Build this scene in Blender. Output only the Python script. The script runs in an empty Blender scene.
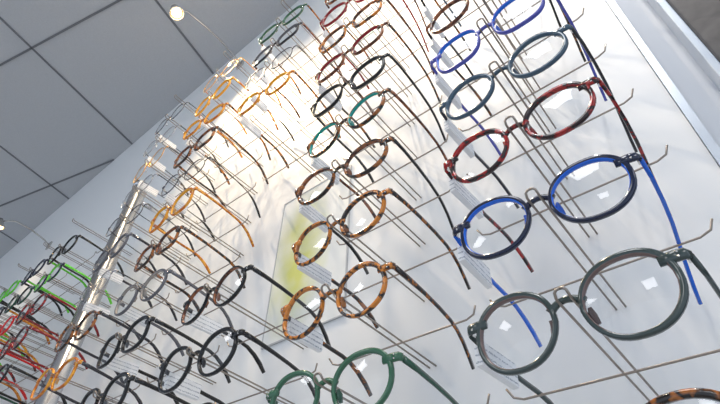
import bpy, bmesh, math, random
from mathutils import Vector, Matrix
random.seed(7)
scene = bpy.context.scene
scene.view_settings.view_transform = 'Standard'
scene.view_settings.look = 'None'

# ------------------------------------------------------------------ materials
def new_mat(name):
    m = bpy.data.materials.new(name); m.use_nodes = True
    nt = m.node_tree; nt.nodes.clear()
    out = nt.nodes.new('ShaderNodeOutputMaterial')
    return m, nt, out

def principled(name, col, rough=0.4, metal=0.0, coat=0.0, trans=0.0, noise=None, bump=0.0, bscale=200):
    m, nt, out = new_mat(name)
    p = nt.nodes.new('ShaderNodeBsdfPrincipled')
    p.inputs['Base Color'].default_value = (*col, 1)
    p.inputs['Roughness'].default_value = rough
    p.inputs['Metallic'].default_value = metal
    p.inputs['Coat Weight'].default_value = coat
    p.inputs['Coat Roughness'].default_value = 0.04
    p.inputs['Transmission Weight'].default_value = trans
    nt.links.new(p.outputs[0], out.inputs[0])
    tc = nt.nodes.new('ShaderNodeTexCoord')
    if noise:
        col2, scale, lo, hi = noise
        n = nt.nodes.new('ShaderNodeTexNoise'); n.inputs['Scale'].default_value = scale
        n.inputs['Detail'].default_value = 2
        n.inputs['Distortion'].default_value = 0.8
        r = nt.nodes.new('ShaderNodeValToRGB')
        r.color_ramp.elements[0].position = lo; r.color_ramp.elements[0].color = (*col, 1)
        r.color_ramp.elements[1].position = hi; r.color_ramp.elements[1].color = (*col2, 1)
        nt.links.new(tc.outputs['Object'], n.inputs['Vector'])
        nt.links.new(n.outputs[0], r.inputs[0]); nt.links.new(r.outputs[0], p.inputs['Base Color'])
    if bump:
        n2 = nt.nodes.new('ShaderNodeTexNoise'); n2.inputs['Scale'].default_value = bscale
        b = nt.nodes.new('ShaderNodeBump'); b.inputs['Strength'].default_value = bump
        b.inputs['Distance'].default_value = 0.002
        nt.links.new(tc.outputs['Object'], n2.inputs['Vector'])
        nt.links.new(n2.outputs[0], b.inputs['Height']); nt.links.new(b.outputs[0], p.inputs['Normal'])
    return m

def emission(name, col, s):
    m, nt, out = new_mat(name)
    e = nt.nodes.new('ShaderNodeEmission'); e.inputs[0].default_value = (*col, 1); e.inputs[1].default_value = s
    nt.links.new(e.outputs[0], out.inputs[0]); return m

def lens_material():
    m, nt, out = new_mat('demo_lens')
    fr = nt.nodes.new('ShaderNodeFresnel'); fr.inputs[0].default_value = 1.5
    mu = nt.nodes.new('ShaderNodeMath'); mu.operation = 'MULTIPLY'; mu.inputs[1].default_value = 1.0; mu.use_clamp = True
    t = nt.nodes.new('ShaderNodeBsdfTransparent'); t.inputs[0].default_value = (.975, .985, .99, 1)
    g = nt.nodes.new('ShaderNodeBsdfGlossy'); g.inputs['Roughness'].default_value = 0.01
    g.inputs[0].default_value = (.97, .98, 1, 1)
    mx = nt.nodes.new('ShaderNodeMixShader')
    nt.links.new(fr.outputs[0], mu.inputs[0]); nt.links.new(mu.outputs[0], mx.inputs[0])
    nt.links.new(t.outputs[0], mx.inputs[1]); nt.links.new(g.outputs[0], mx.inputs[2])
    nt.links.new(mx.outputs[0], out.inputs[0]); return m

LENS = lens_material()
METAL = principled('hinge_metal', (.75, .74, .72), .25, 1)
WIRE = principled('rack_wire_metal', (.36, .31, .27), .32, .9)

def tag_material():
    m, nt, out = new_mat('white_tag')
    p = nt.nodes.new('ShaderNodeBsdfPrincipled'); p.inputs['Roughness'].default_value = .45
    tc = nt.nodes.new('ShaderNodeTexCoord')
    wv = nt.nodes.new('ShaderNodeTexWave'); wv.wave_type = 'BANDS'; wv.bands_direction = 'Z'; wv.inputs['Scale'].default_value = 60
    wv.inputs['Distortion'].default_value = .3
    n = nt.nodes.new('ShaderNodeTexNoise'); n.inputs['Scale'].default_value = 900
    mul = nt.nodes.new('ShaderNodeMath'); mul.operation = 'MULTIPLY'
    r = nt.nodes.new('ShaderNodeValToRGB')
    r.color_ramp.elements[0].position = .40; r.color_ramp.elements[0].color = (.96, .97, .99, 1)
    r.color_ramp.elements[1].position = .5; r.color_ramp.elements[1].color = (.45, .48, .54, 1)
    nt.links.new(tc.outputs['Object'], wv.inputs['Vector']); nt.links.new(tc.outputs['Object'], n.inputs['Vector'])
    nt.links.new(wv.outputs[1], mul.inputs[0]); nt.links.new(n.outputs[0], mul.inputs[1])
    nt.links.new(mul.outputs[0], r.inputs[0]); nt.links.new(r.outputs[0], p.inputs['Base Color'])
    nt.links.new(p.outputs[0], out.inputs[0]); return m
TAG = tag_material()

def F(name, c, **k):
    k.setdefault('rough', .13); k.setdefault('coat', .4)
    return principled(name, c, **k)
FM = {
 'black': F('acetate_black', (.005, .005, .007), coat=.2),
 'navy':  F('acetate_navy', (.004, .010, .045)),
 'blue':  F('acetate_blue', (.004, .14, .78)),
 'violet': F('acetate_violet_blue', (.08, .09, .48)),
 'sage':  F('acetate_sage', (.048, .070, .068), trans=.08),
 'brownclear': F('acetate_smoke_brown', (.20, .13, .12), trans=.15),
 'slate': F('acetate_slate', (.055, .11, .17), trans=.12),
 'red':   F('acetate_red', (.26, .006, .012)),
 'brightred': F('acetate_bright_red', (.80, .012, .012)),
 'redtort': F('acetate_red_tortoise', (.022, .004, .005), noise=((.42, .014, .012), 110, .46, .58)),
 'tort':  F('acetate_tortoise', (.022, .008, .004), noise=((.66, .22, .025), 130, .44, .56)),
 'darktort': F('acetate_dark_tortoise', (.012, .006, .004), noise=((.40, .13, .025), 130, .50, .62)),
 'brown': F('acetate_brown', (.07, .02, .01), noise=((.32, .10, .035), 110, .42, .6)),
 'orange': F('acetate_orange', (.60, .15, .006), noise=((.92, .42, .03), 110, .42, .6)),
 'amber': F('acetate_amber', (.88, .40, .015)),
 'teal':  F('acetate_teal', (.004, .34, .29)),
 'green': F('acetate_green', (.045, .16, .085), trans=.15),
 'dkgreen': F('acetate_bottle_green', (.015, .08, .045)),
 'neon':  F('acetate_lime', (.15, .75, .04)),
 'pink':  F('acetate_pink', (.85, .06, .20)),
 'grey':  F('acetate_grey', (.13, .13, .155), trans=.15),
 'dkgrey': F('acetate_dark_grey', (.025, .025, .035)),
 'crystal': F('acetate_crystal', (.50, .44, .40), trans=.35),
 'gold': principled('frame_gold', (.80, .42, .10), .22, 1),
 'silver': principled('frame_silver', (.40, .40, .43), .22, 1),
 'gunmetal': principled('frame_gunmetal', (.08, .08, .10), .3, 1),
}

# ------------------------------------------------------------------ mesh helpers
def add_ring_strip(bm, rings, mats, closed_path=False, cap=True, smooth=True):
    vr = [[bm.verts.new(v) for v in r] for r in rings]
    n = len(vr[0]); m = len(vr)
    fs = []
    for i in range(m if closed_path else m-1):
        a = vr[i]; b = vr[(i+1) % m]
        for j in range(n):
            fs.append(bm.faces.new((a[j], a[(j+1) % n], b[(j+1) % n], b[j])))
    if cap and not closed_path:
        fs.append(bm.faces.new(vr[0][::-1])); fs.append(bm.faces.new(vr[-1]))
    for f in fs:
        f.smooth = smooth
    return fs

def sweep(bm, pts, secs, up=Vector((0, 0, 1)), nseg=8, power=2.6):
    rings = []
    for i, p in enumerate(pts):
        a = pts[max(i-1, 0)]; b = pts[min(i+1, len(pts)-1)]
        t = (b-a).normalized()
        side = t.cross(up).normalized(); u = side.cross(t).normalized()
        w, h = secs[i]
        r = []
        for k in range(nseg):
            th = 2*math.pi*(k+.5)/nseg
            c, s = math.cos(th), math.sin(th)
            cc = math.copysign(abs(c)**(2/power), c); ss = math.copysign(abs(s)**(2/power), s)
            r.append(p + side*w*cc + u*h*ss)
        rings.append(r)
    return add_ring_strip(bm, rings, None)

def tube(bm, pts, r, nseg=8):
    rings = []
    n = None
    for i, p in enumerate(pts):
        a = pts[max(i-1, 0)]; b = pts[min(i+1, len(pts)-1)]
        t = (b-a).normalized()
        if n is None:
            n = t.orthogonal().normalized()
        n = (n - t*n.dot(t)).normalized()
        bn = t.cross(n)
        rings.append([p + (n*math.cos(2*math.pi*k/nseg)+bn*math.sin(2*math.pi*k/nseg))*r for k in range(nseg)])
    return add_ring_strip(bm, rings, None)

def box(bm, x0, x1, y0, y1, z0, z1, mi=0):
    vs = [bm.verts.new((x, y, z)) for x in (x0, x1) for y in (y0, y1) for z in (z0, z1)]
    idx = [(0,1,3,2),(4,6,7,5),(0,4,5,1),(2,3,7,6),(0,2,6,4),(1,5,7,3)]
    fs = []
    for q in idx:
        f = bm.faces.new([vs[i] for i in q]); f.material_index = mi; fs.append(f)
    return fs

def finish(bm, name, mats, loc=(0, 0, 0), bevel=0):
    bmesh.ops.recalc_face_normals(bm, faces=bm.faces)
    me = bpy.data.meshes.new(name); bm.to_mesh(me); bm.free()
    for m in mats: me.materials.append(m)
    o = bpy.data.objects.new(name, me); scene.collection.objects.link(o); o.location = loc
    if bevel:
        b = o.modifiers.new('bevel', 'BEVEL'); b.width = bevel; b.segments = 2; b.limit_method = 'ANGLE'
    return o

# ------------------------------------------------------------------ eyeglasses
def outline(th, a, b, style):
    c, s = math.cos(th), math.sin(th)      # c>0 : outer side (towards temple)
    n = {'round': 2.0, 'panto': 2.25, 'soft': 2.7, 'rect': 3.3}[style]
    x = a*math.copysign(abs(c)**(2/n), c); z = b*math.copysign(abs(s)**(2/n), s)
    if style != 'round':
        k = .12 if style == 'panto' else .07
        if s < 0: x *= 1 - k*abs(s)
        if s > 0: z += .0012*c
    return Vector((x, 0, z))

def eyeglasses(front, side=None, temple=None, style='panto', a=.0248, b=.0220, t=.0030, scale=1.0, tag=True, droop=6.5, metal=False):
    side = side or front; temple = temple or side
    mats = [FM[front], FM[side], FM[temple], LENS, METAL, TAG]
    bm = bmesh.new()
    half = .0345
    dep = .0042
    if metal: t = .0011; dep = .0016
    q = .45 if metal else 1.0
    N = 44
    for sx in (-1, 1):
        rings = []
        inner = []
        base = [outline(2*math.pi*i/N, a, b, style) for i in range(N)]
        for i in range(N):
            p = base[i]; q0 = base[i-1]; q1 = base[(i+1) % N]
            tg = (q1-q0).normalized(); nr = Vector((tg.z, 0, -tg.x))
            th = 2*math.pi*i/N
            tt = t*(1 + (0 if metal else .40*max(0, math.sin(th)) + .25*max(0, math.cos(th))))
            yb = .0022*max(0, p.x/a)**2
            inner.append(Vector((sx*(half+p.x), yb + dep*.5, p.z)))
            sec = [(0, .22), (.2, 0), (.8, 0), (1, .22), (1, .8), (.82, 1), (.18, 1), (0, .8)]
            rings.append([Vector((sx*(half + p.x + nr.x*r*tt), yb + y*dep, p.z + nr.z*r*tt)) for r, y in sec])
        fs = add_ring_strip(bm, rings, None, closed_path=True)
        for idx, f in enumerate(fs):      # laminated acetate: outer layer / inner layer
            f.material_index = 0 if idx % 8 in (1, 2, 3) else 1
        # demo lens (shallow dome)
        cx = sx*half
        prev = [bm.verts.new(v) for v in inner]
        for r in (.66, .33):
            cur = [bm.verts.new(Vector((cx + (v.x-cx)*r, v.y*r*r + (dep*.5-.0022)*(1-r*r), v.z*r))) for v in inner]
            for j in range(N):
                f = bm.faces.new((prev[j], prev[(j+1) % N], cur[(j+1) % N], cur[j])); f.material_index = 3; f.smooth = True
            prev = cur
        cv = bm.verts.new((cx, dep*.5-.0022, 0))
        for j in range(N):
            f = bm.faces.new((prev[j], prev[(j+1) % N], cv)); f.material_index = 3; f.smooth = True
        # end piece
        xo = half + a*.80
        hz = b*.50
        if metal: P = [Vector((sx*(half+a*.95), .0030, hz*.75)), Vector((sx*(half+a+.0035), .0034, hz+.0018)), Vector((sx*(half+a+.0085), .0042, hz+.002)), Vector((sx*(half+a+.0102), .0070, hz+.002))]
        else: P = [Vector((sx*xo, .0030, hz+.002)), Vector((sx*(half+a+.0035), .0034, hz+.0022)), Vector((sx*(half+a+.0085), .0042, hz+.0022)), Vector((sx*(half+a+.0102), .0070, hz+.002))]
        fs = sweep(bm, P, [(.0017*q, .0034*q), (.0018*q, .0037*q), (.0018*q, .0036*q), (.0017*q, .0031*q)])
        for f in fs: f.material_index = 0
        if not metal:
            rx = half+a+.0055
            for dz in (-.0008, .0022):
                c = Vector((sx*rx, .0014, hz+.0014+dz))
                fs = sweep(bm, [c, c+Vector((0, .0012, 0))], [(.0007, .0007)]*2, nseg=6, power=2)
                for f in fs: f.material_index = 4
        # hinge
        hx = half+a+.0092
        fs = box(bm, sx*hx-.0012, sx*hx+.0010, .0068, .0105, hz-.0006, hz+.0040, 4)
        # temple
        dr = math.tan(math.radians(droop))
        x0 = half+a+.0104
        path = [(0, .0078, 0), (.0012, .025, 0), (.0015, .05, 0), (.0008, .075, 0), (-.0008, .097, 0), (-.0022, .110, -.0022), (-.0035, .122, -.0075), (-.0050, .133, -.0155), (-.006, .142, -.0245)]
        hh = [.0031, .0027, .0024, .0023, .0024, .0028, .0032, .0034, .0026]
        ww = [.0015]*9
        if metal:
            hh = [.0014, .0011, .0009, .0009, .0010, .0022, .0026, .0028, .0022]; ww = [.0008]*5 + [.0015]*4
        P = [Vector((sx*(x0+dx), y, hz+.002 - y*dr + dz)) for dx, y, dz in path]
        fs = sweep(bm, P, list(zip(ww, hh)))
        for f in fs: f.material_index = 2
        if tag and sx == -1:
            y0, y1 = .018, .066
            zc = hz+.002 - .042*dr
            fs = box(bm, -(x0+.0042), -(x0-.0010), y0, y1, zc-.0135, zc+.0045, 5)
        # nose pad
        c = Vector((sx*(half-a*.93), .0055, -.004))
        fs = sweep(bm, [c+Vector((0, -.002, .005)), c+Vector((0, 0, .001)), c+Vector((sx*.0015, .0005, -.005))], [(.0010, .0016), (.0018, .0028), (.0012, .0016)])
        for f in fs: f.material_index = 3 if metal else 1
    # bridge
    g = half - a
    P = []
    for k in range(9):
        s = -1 + 2*k/8
        P.append(Vector((s*(g+.0005), .0022, b*.22 + .0052*(1-s*s))))
    fs = sweep(bm, P, [(.0018*q, h*q) for h in (.0032, .0026, .0023, .0022, .0022, .0022, .0023, .0026, .0032)])
    for f in fs: f.material_index = 0
    return finish(bm, 'eyeglasses', mats)

# ------------------------------------------------------------------ layout
CAMZ = 1.2
D = .273                   # rim-plane distance in y
YW = .436                  # wall face
ROW = .297*D; ROW0 = CAMZ + .552*D
COLX = {'A': -.260*D, 'B': -.974*D, 'C': -1.70*D, 'D': -2.42*D, 'E': -3.14*D}
for n, c in enumerate('FGHIJKL'): COLX[c] = -(4.34 + .575*n)*D
def rowz(k): return ROW0 + ROW*k

S = {}  # (col,row): args
def put(c, k, front, side=None, temple=None, **kw): S[(c, k)] = (front, side, temple, kw)
put('A', -1, 'darktort', style='panto')
put('A', 0, 'sage', 'brownclear', 'sage', style='panto', b=.0226, a=.0243, t=.0031)
put('A', 1, 'navy', 'blue', 'blue', style='panto', b=.0226, a=.0245, t=.0032)
put('A', 2, 'redtort', 'redtort', 'redtort', style='panto', a=.0245, t=.0031)
put('A', 3, 'slate', 'slate', 'dkgrey', style='round', a=.0240, b=.0228)
put('A', 4, 'violet', 'blue', 'violet', style='soft', t=.0022, b=.0235)
put('A', 5, 'brown', 'brown', 'darktort')
put('A', 6, 'black'); put('A', 7, 'darktort'); put('A', 8, 'slate')
put('B', 0, 'green', 'green', 'dkgreen', style='panto')
put('B', 1, 'tort', 'tort', 'darktort', style='round', b=.0230, a=.0235)
put('B', 2, 'tort', 'darktort', 'darktort', style='panto')
put('B', 3, 'darktort', 'brown', 'black', style='panto', b=.0205)
put('B', 4, 'darktort', 'teal', 'brown', style='panto')
put('B', 5, 'black', style='soft', b=.0215)
put('B', 6, 'brown', 'red', 'darktort', style='soft', b=.0195); put('B', 7, 'tort', 'brown', style='rect', b=.0190); put('B', 8, 'red', 'red'); put('B', 9, 'brown')
put('C', 0, 'black', 'black', style='soft'); put('C', 1, 'black', 'black', 'black', style='panto', b=.0226)
put('C', 2, 'black', 'brown', 'black', style='round', b=.0226, t=.0024)
put('C', 7, 'orange', 'amber', 'tort', style='panto', b=.0200); put('C', 8, 'gunmetal', 'gunmetal', 'black', style='soft', metal=True)
put('C', 9, 'dkgrey', 'grey', 'brown', style='rect', b=.0185); put('C', 10, 'dkgreen', 'green', 'tort', style='soft')
put('D', 1, 'black', style='soft', t=.0034); put('D', 2, 'black', 'black', style='soft', b=.0200, t=.0034)
put('D', 3, 'grey', 'crystal', 'grey'); put('D', 4, 'darktort', 'brown', 'darktort', style='rect', b=.0190)
put('D', 5, 'orange', 'amber', 'orange', style='soft'); put('D', 6, 'gunmetal', 'gunmetal', 'black', metal=True, style='round'); put('D', 7, 'darktort', 'brown', 'darktort', style='rect', b=.0190)
put('D', 8, 'orange', 'amber', 'tort', style='soft', b=.0195); put('D', 9, 'amber', 'amber', 'orange'); put('D', 10, 'gold', 'gold', 'orange', metal=True)
for k, (c, mt) in enumerate([('black', 0), ('gunmetal', 1), ('orange', 0), ('darktort', 0), ('silver', 1), ('grey', 0), ('gunmetal', 1), ('silver', 1), ('gold', 1), ('silver', 1), ('gunmetal', 1)]):
    put('E', k, c, None, 'dkgrey', style=random.choice(['panto', 'soft', 'round']), metal=bool(mt))
cc = ['brightred', 'black', 'red', 'neon', 'orange', 'black', 'pink', 'black', 'brightred', 'dkgreen', 'dkgrey', 'orange', 'redtort', 'navy']
i = 3
for c in 'FGHIJKL':
    for k in range(0, 8):
        i = (i*5 + 3 + k) % 14
        st = random.choice(['panto', 'soft', 'rect', 'round'])
        put(c, k, cc[i], cc[i] if k % 2 else cc[(i*3+k) % 14], 'black' if (i+k) % 3 == 0 else cc[(i+4) % 14], style=st, b=.0185 if st in ('rect', 'soft') else .0218)
for (c, k), v in S.items():
    front, side, temple, kw = v
    o = eyeglasses(front, side, temple, tag=(c in 'ABCDE' and random.random() < .8), **kw)
    sc = random.uniform(.98, 1.01)
    o.scale = (sc, sc, sc)
    o.location = (COLX[c] + random.uniform(-.002, .002), D, rowz(k) + random.uniform(-.0005, .0005))
    o.rotation_euler = (math.radians(random.uniform(-2.0, 1.0)), math.radians(random.uniform(-1.5, 1.5)), math.radians(random.uniform(-3, 3)))

# ------------------------------------------------------------------ wire racks
def rack(c, k0, k1, skip=(), W=.090):
    bm = bmesh.new(); x = COLX[c]; r = .00095
    for k in range(k0, k1+1):
        if k in skip: continue
        z = rowz(k)
        zz = z + .0062
        def zy(y): return zz - (y-D)*.055
        for sx in (-1, 1):
            pts = [Vector((x+sx*.004, YW-.0003, zy(YW))), Vector((x+sx*.004, D+.08, zy(D+.08))), Vector((x+sx*.004, D-.003, zy(D))),
                   Vector((x+sx*.004, D-.0060, zy(D)+.0010)), Vector((x+sx*.0035, D-.0078, zy(D)+.0038)), Vector((x+sx*.002, D-.0082, zy(D)+.0052)), Vector((x, D-.0082, zy(D)+.0055))]
            tube(bm, pts, r)
        zc = zy(D+.1) - 2.8*r
        pts = [Vector((x-W, D+.098, zc+.010)), Vector((x-W+.004, D+.1, zc+.003)), Vector((x-W+.012, D+.1, zc)), Vector((x+W-.012, D+.1, zc)), Vector((x+W-.004, D+.1, zc+.003)), Vector((x+W, D+.098, zc+.010))]
        tube(bm, pts, r)
    finish(bm, 'wire_display_rack', [WIRE])
rack('A', -2, 9); rack('B', -2, 10); rack('C', -2, 11, (3, 4, 5)); rack('D', -2, 11); rack('E', -2, 11)
for c in 'FGHIJKL': rack(c, -1, 8, W=.077)

# ------------------------------------------------------------------ room
CEIL = CAMZ + 1.60
WALLM = principled('white_wall_panel', (.90, .905, .91), .45, bump=.04, bscale=60)
WALL2 = principled('painted_wall', (.72, .75, .80), .6)
def solid(name, x0, x1, y0, y1, z0, z1, mat, bevel=0):
    bm = bmesh.new(); cx, cy, cz = (x0+x1)/2, (y0+y1)/2, (z0+z1)/2
    box(bm, x0-cx, x1-cx, y0-cy, y1-cy, z0-cz, z1-cz)
    return finish(bm, name, [mat], (cx, cy, cz), bevel)
solid('wall_display', -4.2, .50, YW+.012, YW+.10, 0, CEIL, WALL2)
solid('trim_panel', -4.2, .048, YW, YW+.0119, .0, CEIL-.001, WALLM)
DARK = principled('dark_post', (.05, .046, .046), .5, noise=((.11, .10, .098), 40, .3, .7))
ALU = principled('pale_edge_profile', (.60, .66, .74), .3, .4)
solid('trim_edge_profile', .0485, .056, YW-.004, YW+.0119, 0, CEIL-.001, ALU)
solid('trim_post', .094, .30, YW-.02, YW+.0119, 0, CEIL-.001, DARK, .003)
solid('trim_post_profile', .086, .0935, YW-.024, YW+.0119, 0, CEIL-.001, ALU, .001)
bm = bmesh.new()
px, py = -1.028, .335
tube(bm, [Vector((0, 0, 0)), Vector((0, 0, CAMZ+.88))], .018, 28)
tube(bm, [Vector((0, 0, 0)), Vector((0, 0, .012))], .04, 28)
tube(bm, [Vector((0, 0, CAMZ+.875)), Vector((0, 0, CAMZ+.888))], .0195, 28)
for hz in (.4, 1.1, CAMZ+.84): tube(bm, [Vector((0, 0, hz)), Vector((0, YW-py-.0005, hz))], .006, 12)
finish(bm, 'display_pole', [principled('satin_chrome', (.62, .64, .68), .20, .95)], (px, py, 0))
solid('floor', -4.2, 2.5, -3.2, YW+.1, -.05, 0, principled('floor_vinyl', (.50, .48, .46), .5, noise=((.60, .57, .54), 6, .3, .7)))
solid('wall_left', -4.3, -4.2, -3.2, YW+.1, 0, CEIL, WALL2)
CEILM = principled('ceiling_tile', (.53, .54, .56), .85, noise=((.58, .59, .61), 300, .3, .7), bump=.1, bscale=350)
solid('ceiling', -4.3, 2.5, -3.2, YW+.1, CEIL, CEIL+.05, CEILM)
ang = math.radians(14.5)
d1 = Vector((-math.sin(ang), math.cos(ang), 0)); d2 = Vector((math.cos(ang), math.sin(ang), 0))
O = Vector((-1.533, -.047, 0)); T = .533
bm = bmesh.new()
def clipline(p, d):
    lo, hi = -20, 20
    for ax, (mn, mx) in enumerate(((-4.19, 2.49), (-3.19, YW-.002))):
        if abs(d[ax]) < 1e-6: continue
        a = (mn-p[ax])/d[ax]; b = (mx-p[ax])/d[ax]
        if a > b: a, b = b, a
        lo = max(lo, a); hi = min(hi, b)
    return (lo, hi) if hi-lo > .1 else None
for d, e in ((d1, d2), (d2, d1)):
    for i in range(-14, 15):
        p = O + e*T*i; c = clipline(p, d)
        if not c: continue
        a = p + d*c[0]; b = p + d*c[1]
        w = e*.0035
        vs = []
        for zz in (CEIL-.0001, CEIL-.003):
            for q in (a-w, a+w, b+w, b-w): vs.append(bm.verts.new((q.x, q.y, zz)))
        for q in ((0,1,2,3),(4,7,6,5),(0,4,5,1),(1,5,6,2),(2,6,7,3),(3,7,4,0)): bm.faces.new([vs[j] for j in q])
finish(bm, 'ceiling_grid', [principled('grid_dark', (.19, .195, .21), .6)])

GLOWM = emission('added_panel_glow', (.97, .98, 1), 9)
FRM = principled('added_panel_frame', (.8, .8, .8), .4)
for (i, j) in ((2, -2), (2, -5), (-1, -3), (5, -3)):  # unseen glowing panels, added to put bright reflections in the lenses
    c = O + d2*T*(i+.5) + d1*T*(j+.5)
    bm = bmesh.new(); h = T/2-.02
    box(bm, -h, h, -h, h, -.012, -.0045, 1)
    box(bm, -h+.02, h-.02, -h+.02, h-.02, -.0135, -.0121, 0)
    o = finish(bm, 'added_ceiling_panel', [GLOWM, FRM], (c.x, c.y, CEIL)); o.rotation_euler[2] = ang

# ------------------------------------------------------------------ framed poster
bm = bmesh.new()
w, h = .080, .143
box(bm, -w, w, -.002, 0, -h, h, 0)
for x0, x1, z0, z1 in ((-w-.002, -w, -h-.002, h+.002), (w, w+.002, -h-.002, h+.002), (-w, w, h, h+.002), (-w, w, -h-.002, -h)):
    box(bm, x0, x1, -.003, 0, z0, z1, 1)
m, nt, out = new_mat('poster_print')
p = nt.nodes.new('ShaderNodeBsdfPrincipled'); p.inputs['Roughness'].default_value = .3
tc = nt.nodes.new('ShaderNodeTexCoord')
mp = nt.nodes.new('ShaderNodeMapping'); mp.inputs['Location'].default_value = (.30, 0, 0); mp.inputs['Scale'].default_value = (12, 1, 5.5)
g = nt.nodes.new('ShaderNodeTexGradient'); g.gradient_type = 'SPHERICAL'
nz = nt.nodes.new('ShaderNodeTexNoise'); nz.inputs['Scale'].default_value = 22
mul = nt.nodes.new('ShaderNodeMath'); mul.operation = 'MULTIPLY'
rp = nt.nodes.new('ShaderNodeValToRGB')
rp.color_ramp.elements[0].position = .06; rp.color_ramp.elements[0].color = (.88, .89, .87, 1)
rp.color_ramp.elements[1].position = .46; rp.color_ramp.elements[1].color = (.74, .75, .22, 1)
nt.links.new(tc.outputs['Object'], mp.inputs[0]); nt.links.new(mp.outputs[0], g.inputs[0])
nt.links.new(tc.outputs['Object'], nz.inputs['Vector'])
nt.links.new(g.outputs[1], mul.inputs[0]); nt.links.new(nz.outputs[0], mul.inputs[1])
nt.links.new(mul.outputs[0], rp.inputs[0]); nt.links.new(rp.outputs[0], p.inputs['Base Color']); nt.links.new(p.outputs[0], out.inputs[0])
finish(bm, 'framed_poster', [m, principled('poster_frame', (.55, .56, .57), .4)], (-.475, YW-.0002, CAMZ+.480))

# ------------------------------------------------------------------ arm spotlights
BULB = emission('warm_bulb', (1, .72, .36), 14)
HEAD = principled('lamp_chrome', (.6, .58, .55), .25, 1)
def arm_lamp(x, z, power, col, yh=.19, aim=(.02, .40, -1), size=110):
    bm = bmesh.new()
    P = [Vector((x, YW, z+.02)), Vector((x, YW-.03, z+.035)), Vector((x, YW-.09, z+.05)), Vector((x, YW-.15, z+.053)), Vector((x, yh+.03, z+.048)), Vector((x, yh+.005, z+.03))]
    for f in tube(bm, P, .003): f.material_index = 0
    c = Vector((x, yh, z)); d = Vector(aim).normalized()
    n = d.orthogonal().normalized(); bn = d.cross(n)
    prof = [(-.034, .005), (-.032, .013), (-.012, .017), (.008, .023), (.010, .023), (.009, .020), (.002, .0195)]
    rings = [[c + d*a + (n*math.cos(2*math.pi*k/20)+bn*math.sin(2*math.pi*k/20))*r for k in range(20)] for a, r in prof]
    for f in add_ring_strip(bm, rings, None, cap=False): f.material_index = 0
    rings = [[c + d*a + (n*math.cos(2*math.pi*k/20)+bn*math.sin(2*math.pi*k/20))*r for k in range(20)] for a, r in ((.0022, .0150), (.006, .010), (.0075, .005), (.008, .0005))]
    for f in add_ring_strip(bm, rings, None): f.material_index = 1
    box(bm, x-.015, x+.015, YW-.006, YW, z+.005, z+.035, 0)
    o = finish(bm, 'arm_spotlight', [HEAD, BULB])
    l = bpy.data.lights.new('spot_beam', 'SPOT'); l.energy = power; l.color = col; l.spot_size = math.radians(size); l.spot_blend = 1; l.shadow_soft_size = .014
    lo = bpy.data.objects.new('spot_beam', l); scene.collection.objects.link(lo); lo.parent = o
    lo.location = c + d*.014
    lo.rotation_euler = (-d).to_track_quat('Z', 'Y').to_euler()
arm_lamp(-.915, CAMZ+1.445, 34, (1, .78, .50), yh=.185, aim=(.36, .26, -1), size=92)
arm_lamp(-2.09, CAMZ+1.24, 2.5, (1, .80, .55), yh=.24)
arm_lamp(-.36, CAMZ+1.43, 21, (1, .84, .62), yh=.10)  # added lamp out of view, warms the wall between A and B
arm_lamp(.12, CAMZ+1.43, 13, (1, .94, .88), yh=.08)  # unseen lamp, added to light the right end of the wall

# ------------------------------------------------------------------ daylight
w = bpy.data.worlds.new('shop_daylight'); scene.world = w; w.use_nodes = True
bg = w.node_tree.nodes['Background']; bg.inputs[0].default_value = (.75, .86, 1, 1); bg.inputs[1].default_value = .92

# ------------------------------------------------------------------ camera
H = Vector((-800, 438, 0)); V = Vector((13, -540, 0)); f = math.sqrt(-(H.x*V.x+H.y*V.y))
H.z = V.z = f
hx = -H.normalized(); up = V.normalized(); nn = up.cross(hx).normalized()
cam = bpy.data.cameras.new('camera'); co = bpy.data.objects.new('camera', cam); scene.collection.objects.link(co)
M = Matrix(((hx.x, -hx.y, -hx.z), (nn.x, -nn.y, -nn.z), (up.x, -up.y, -up.z)))
co.matrix_world = Matrix.Translation((0, 0, CAMZ)) @ M.to_4x4()
cam.sensor_width = 36; cam.lens = f/720*36; cam.clip_start = .01
scene.camera = co
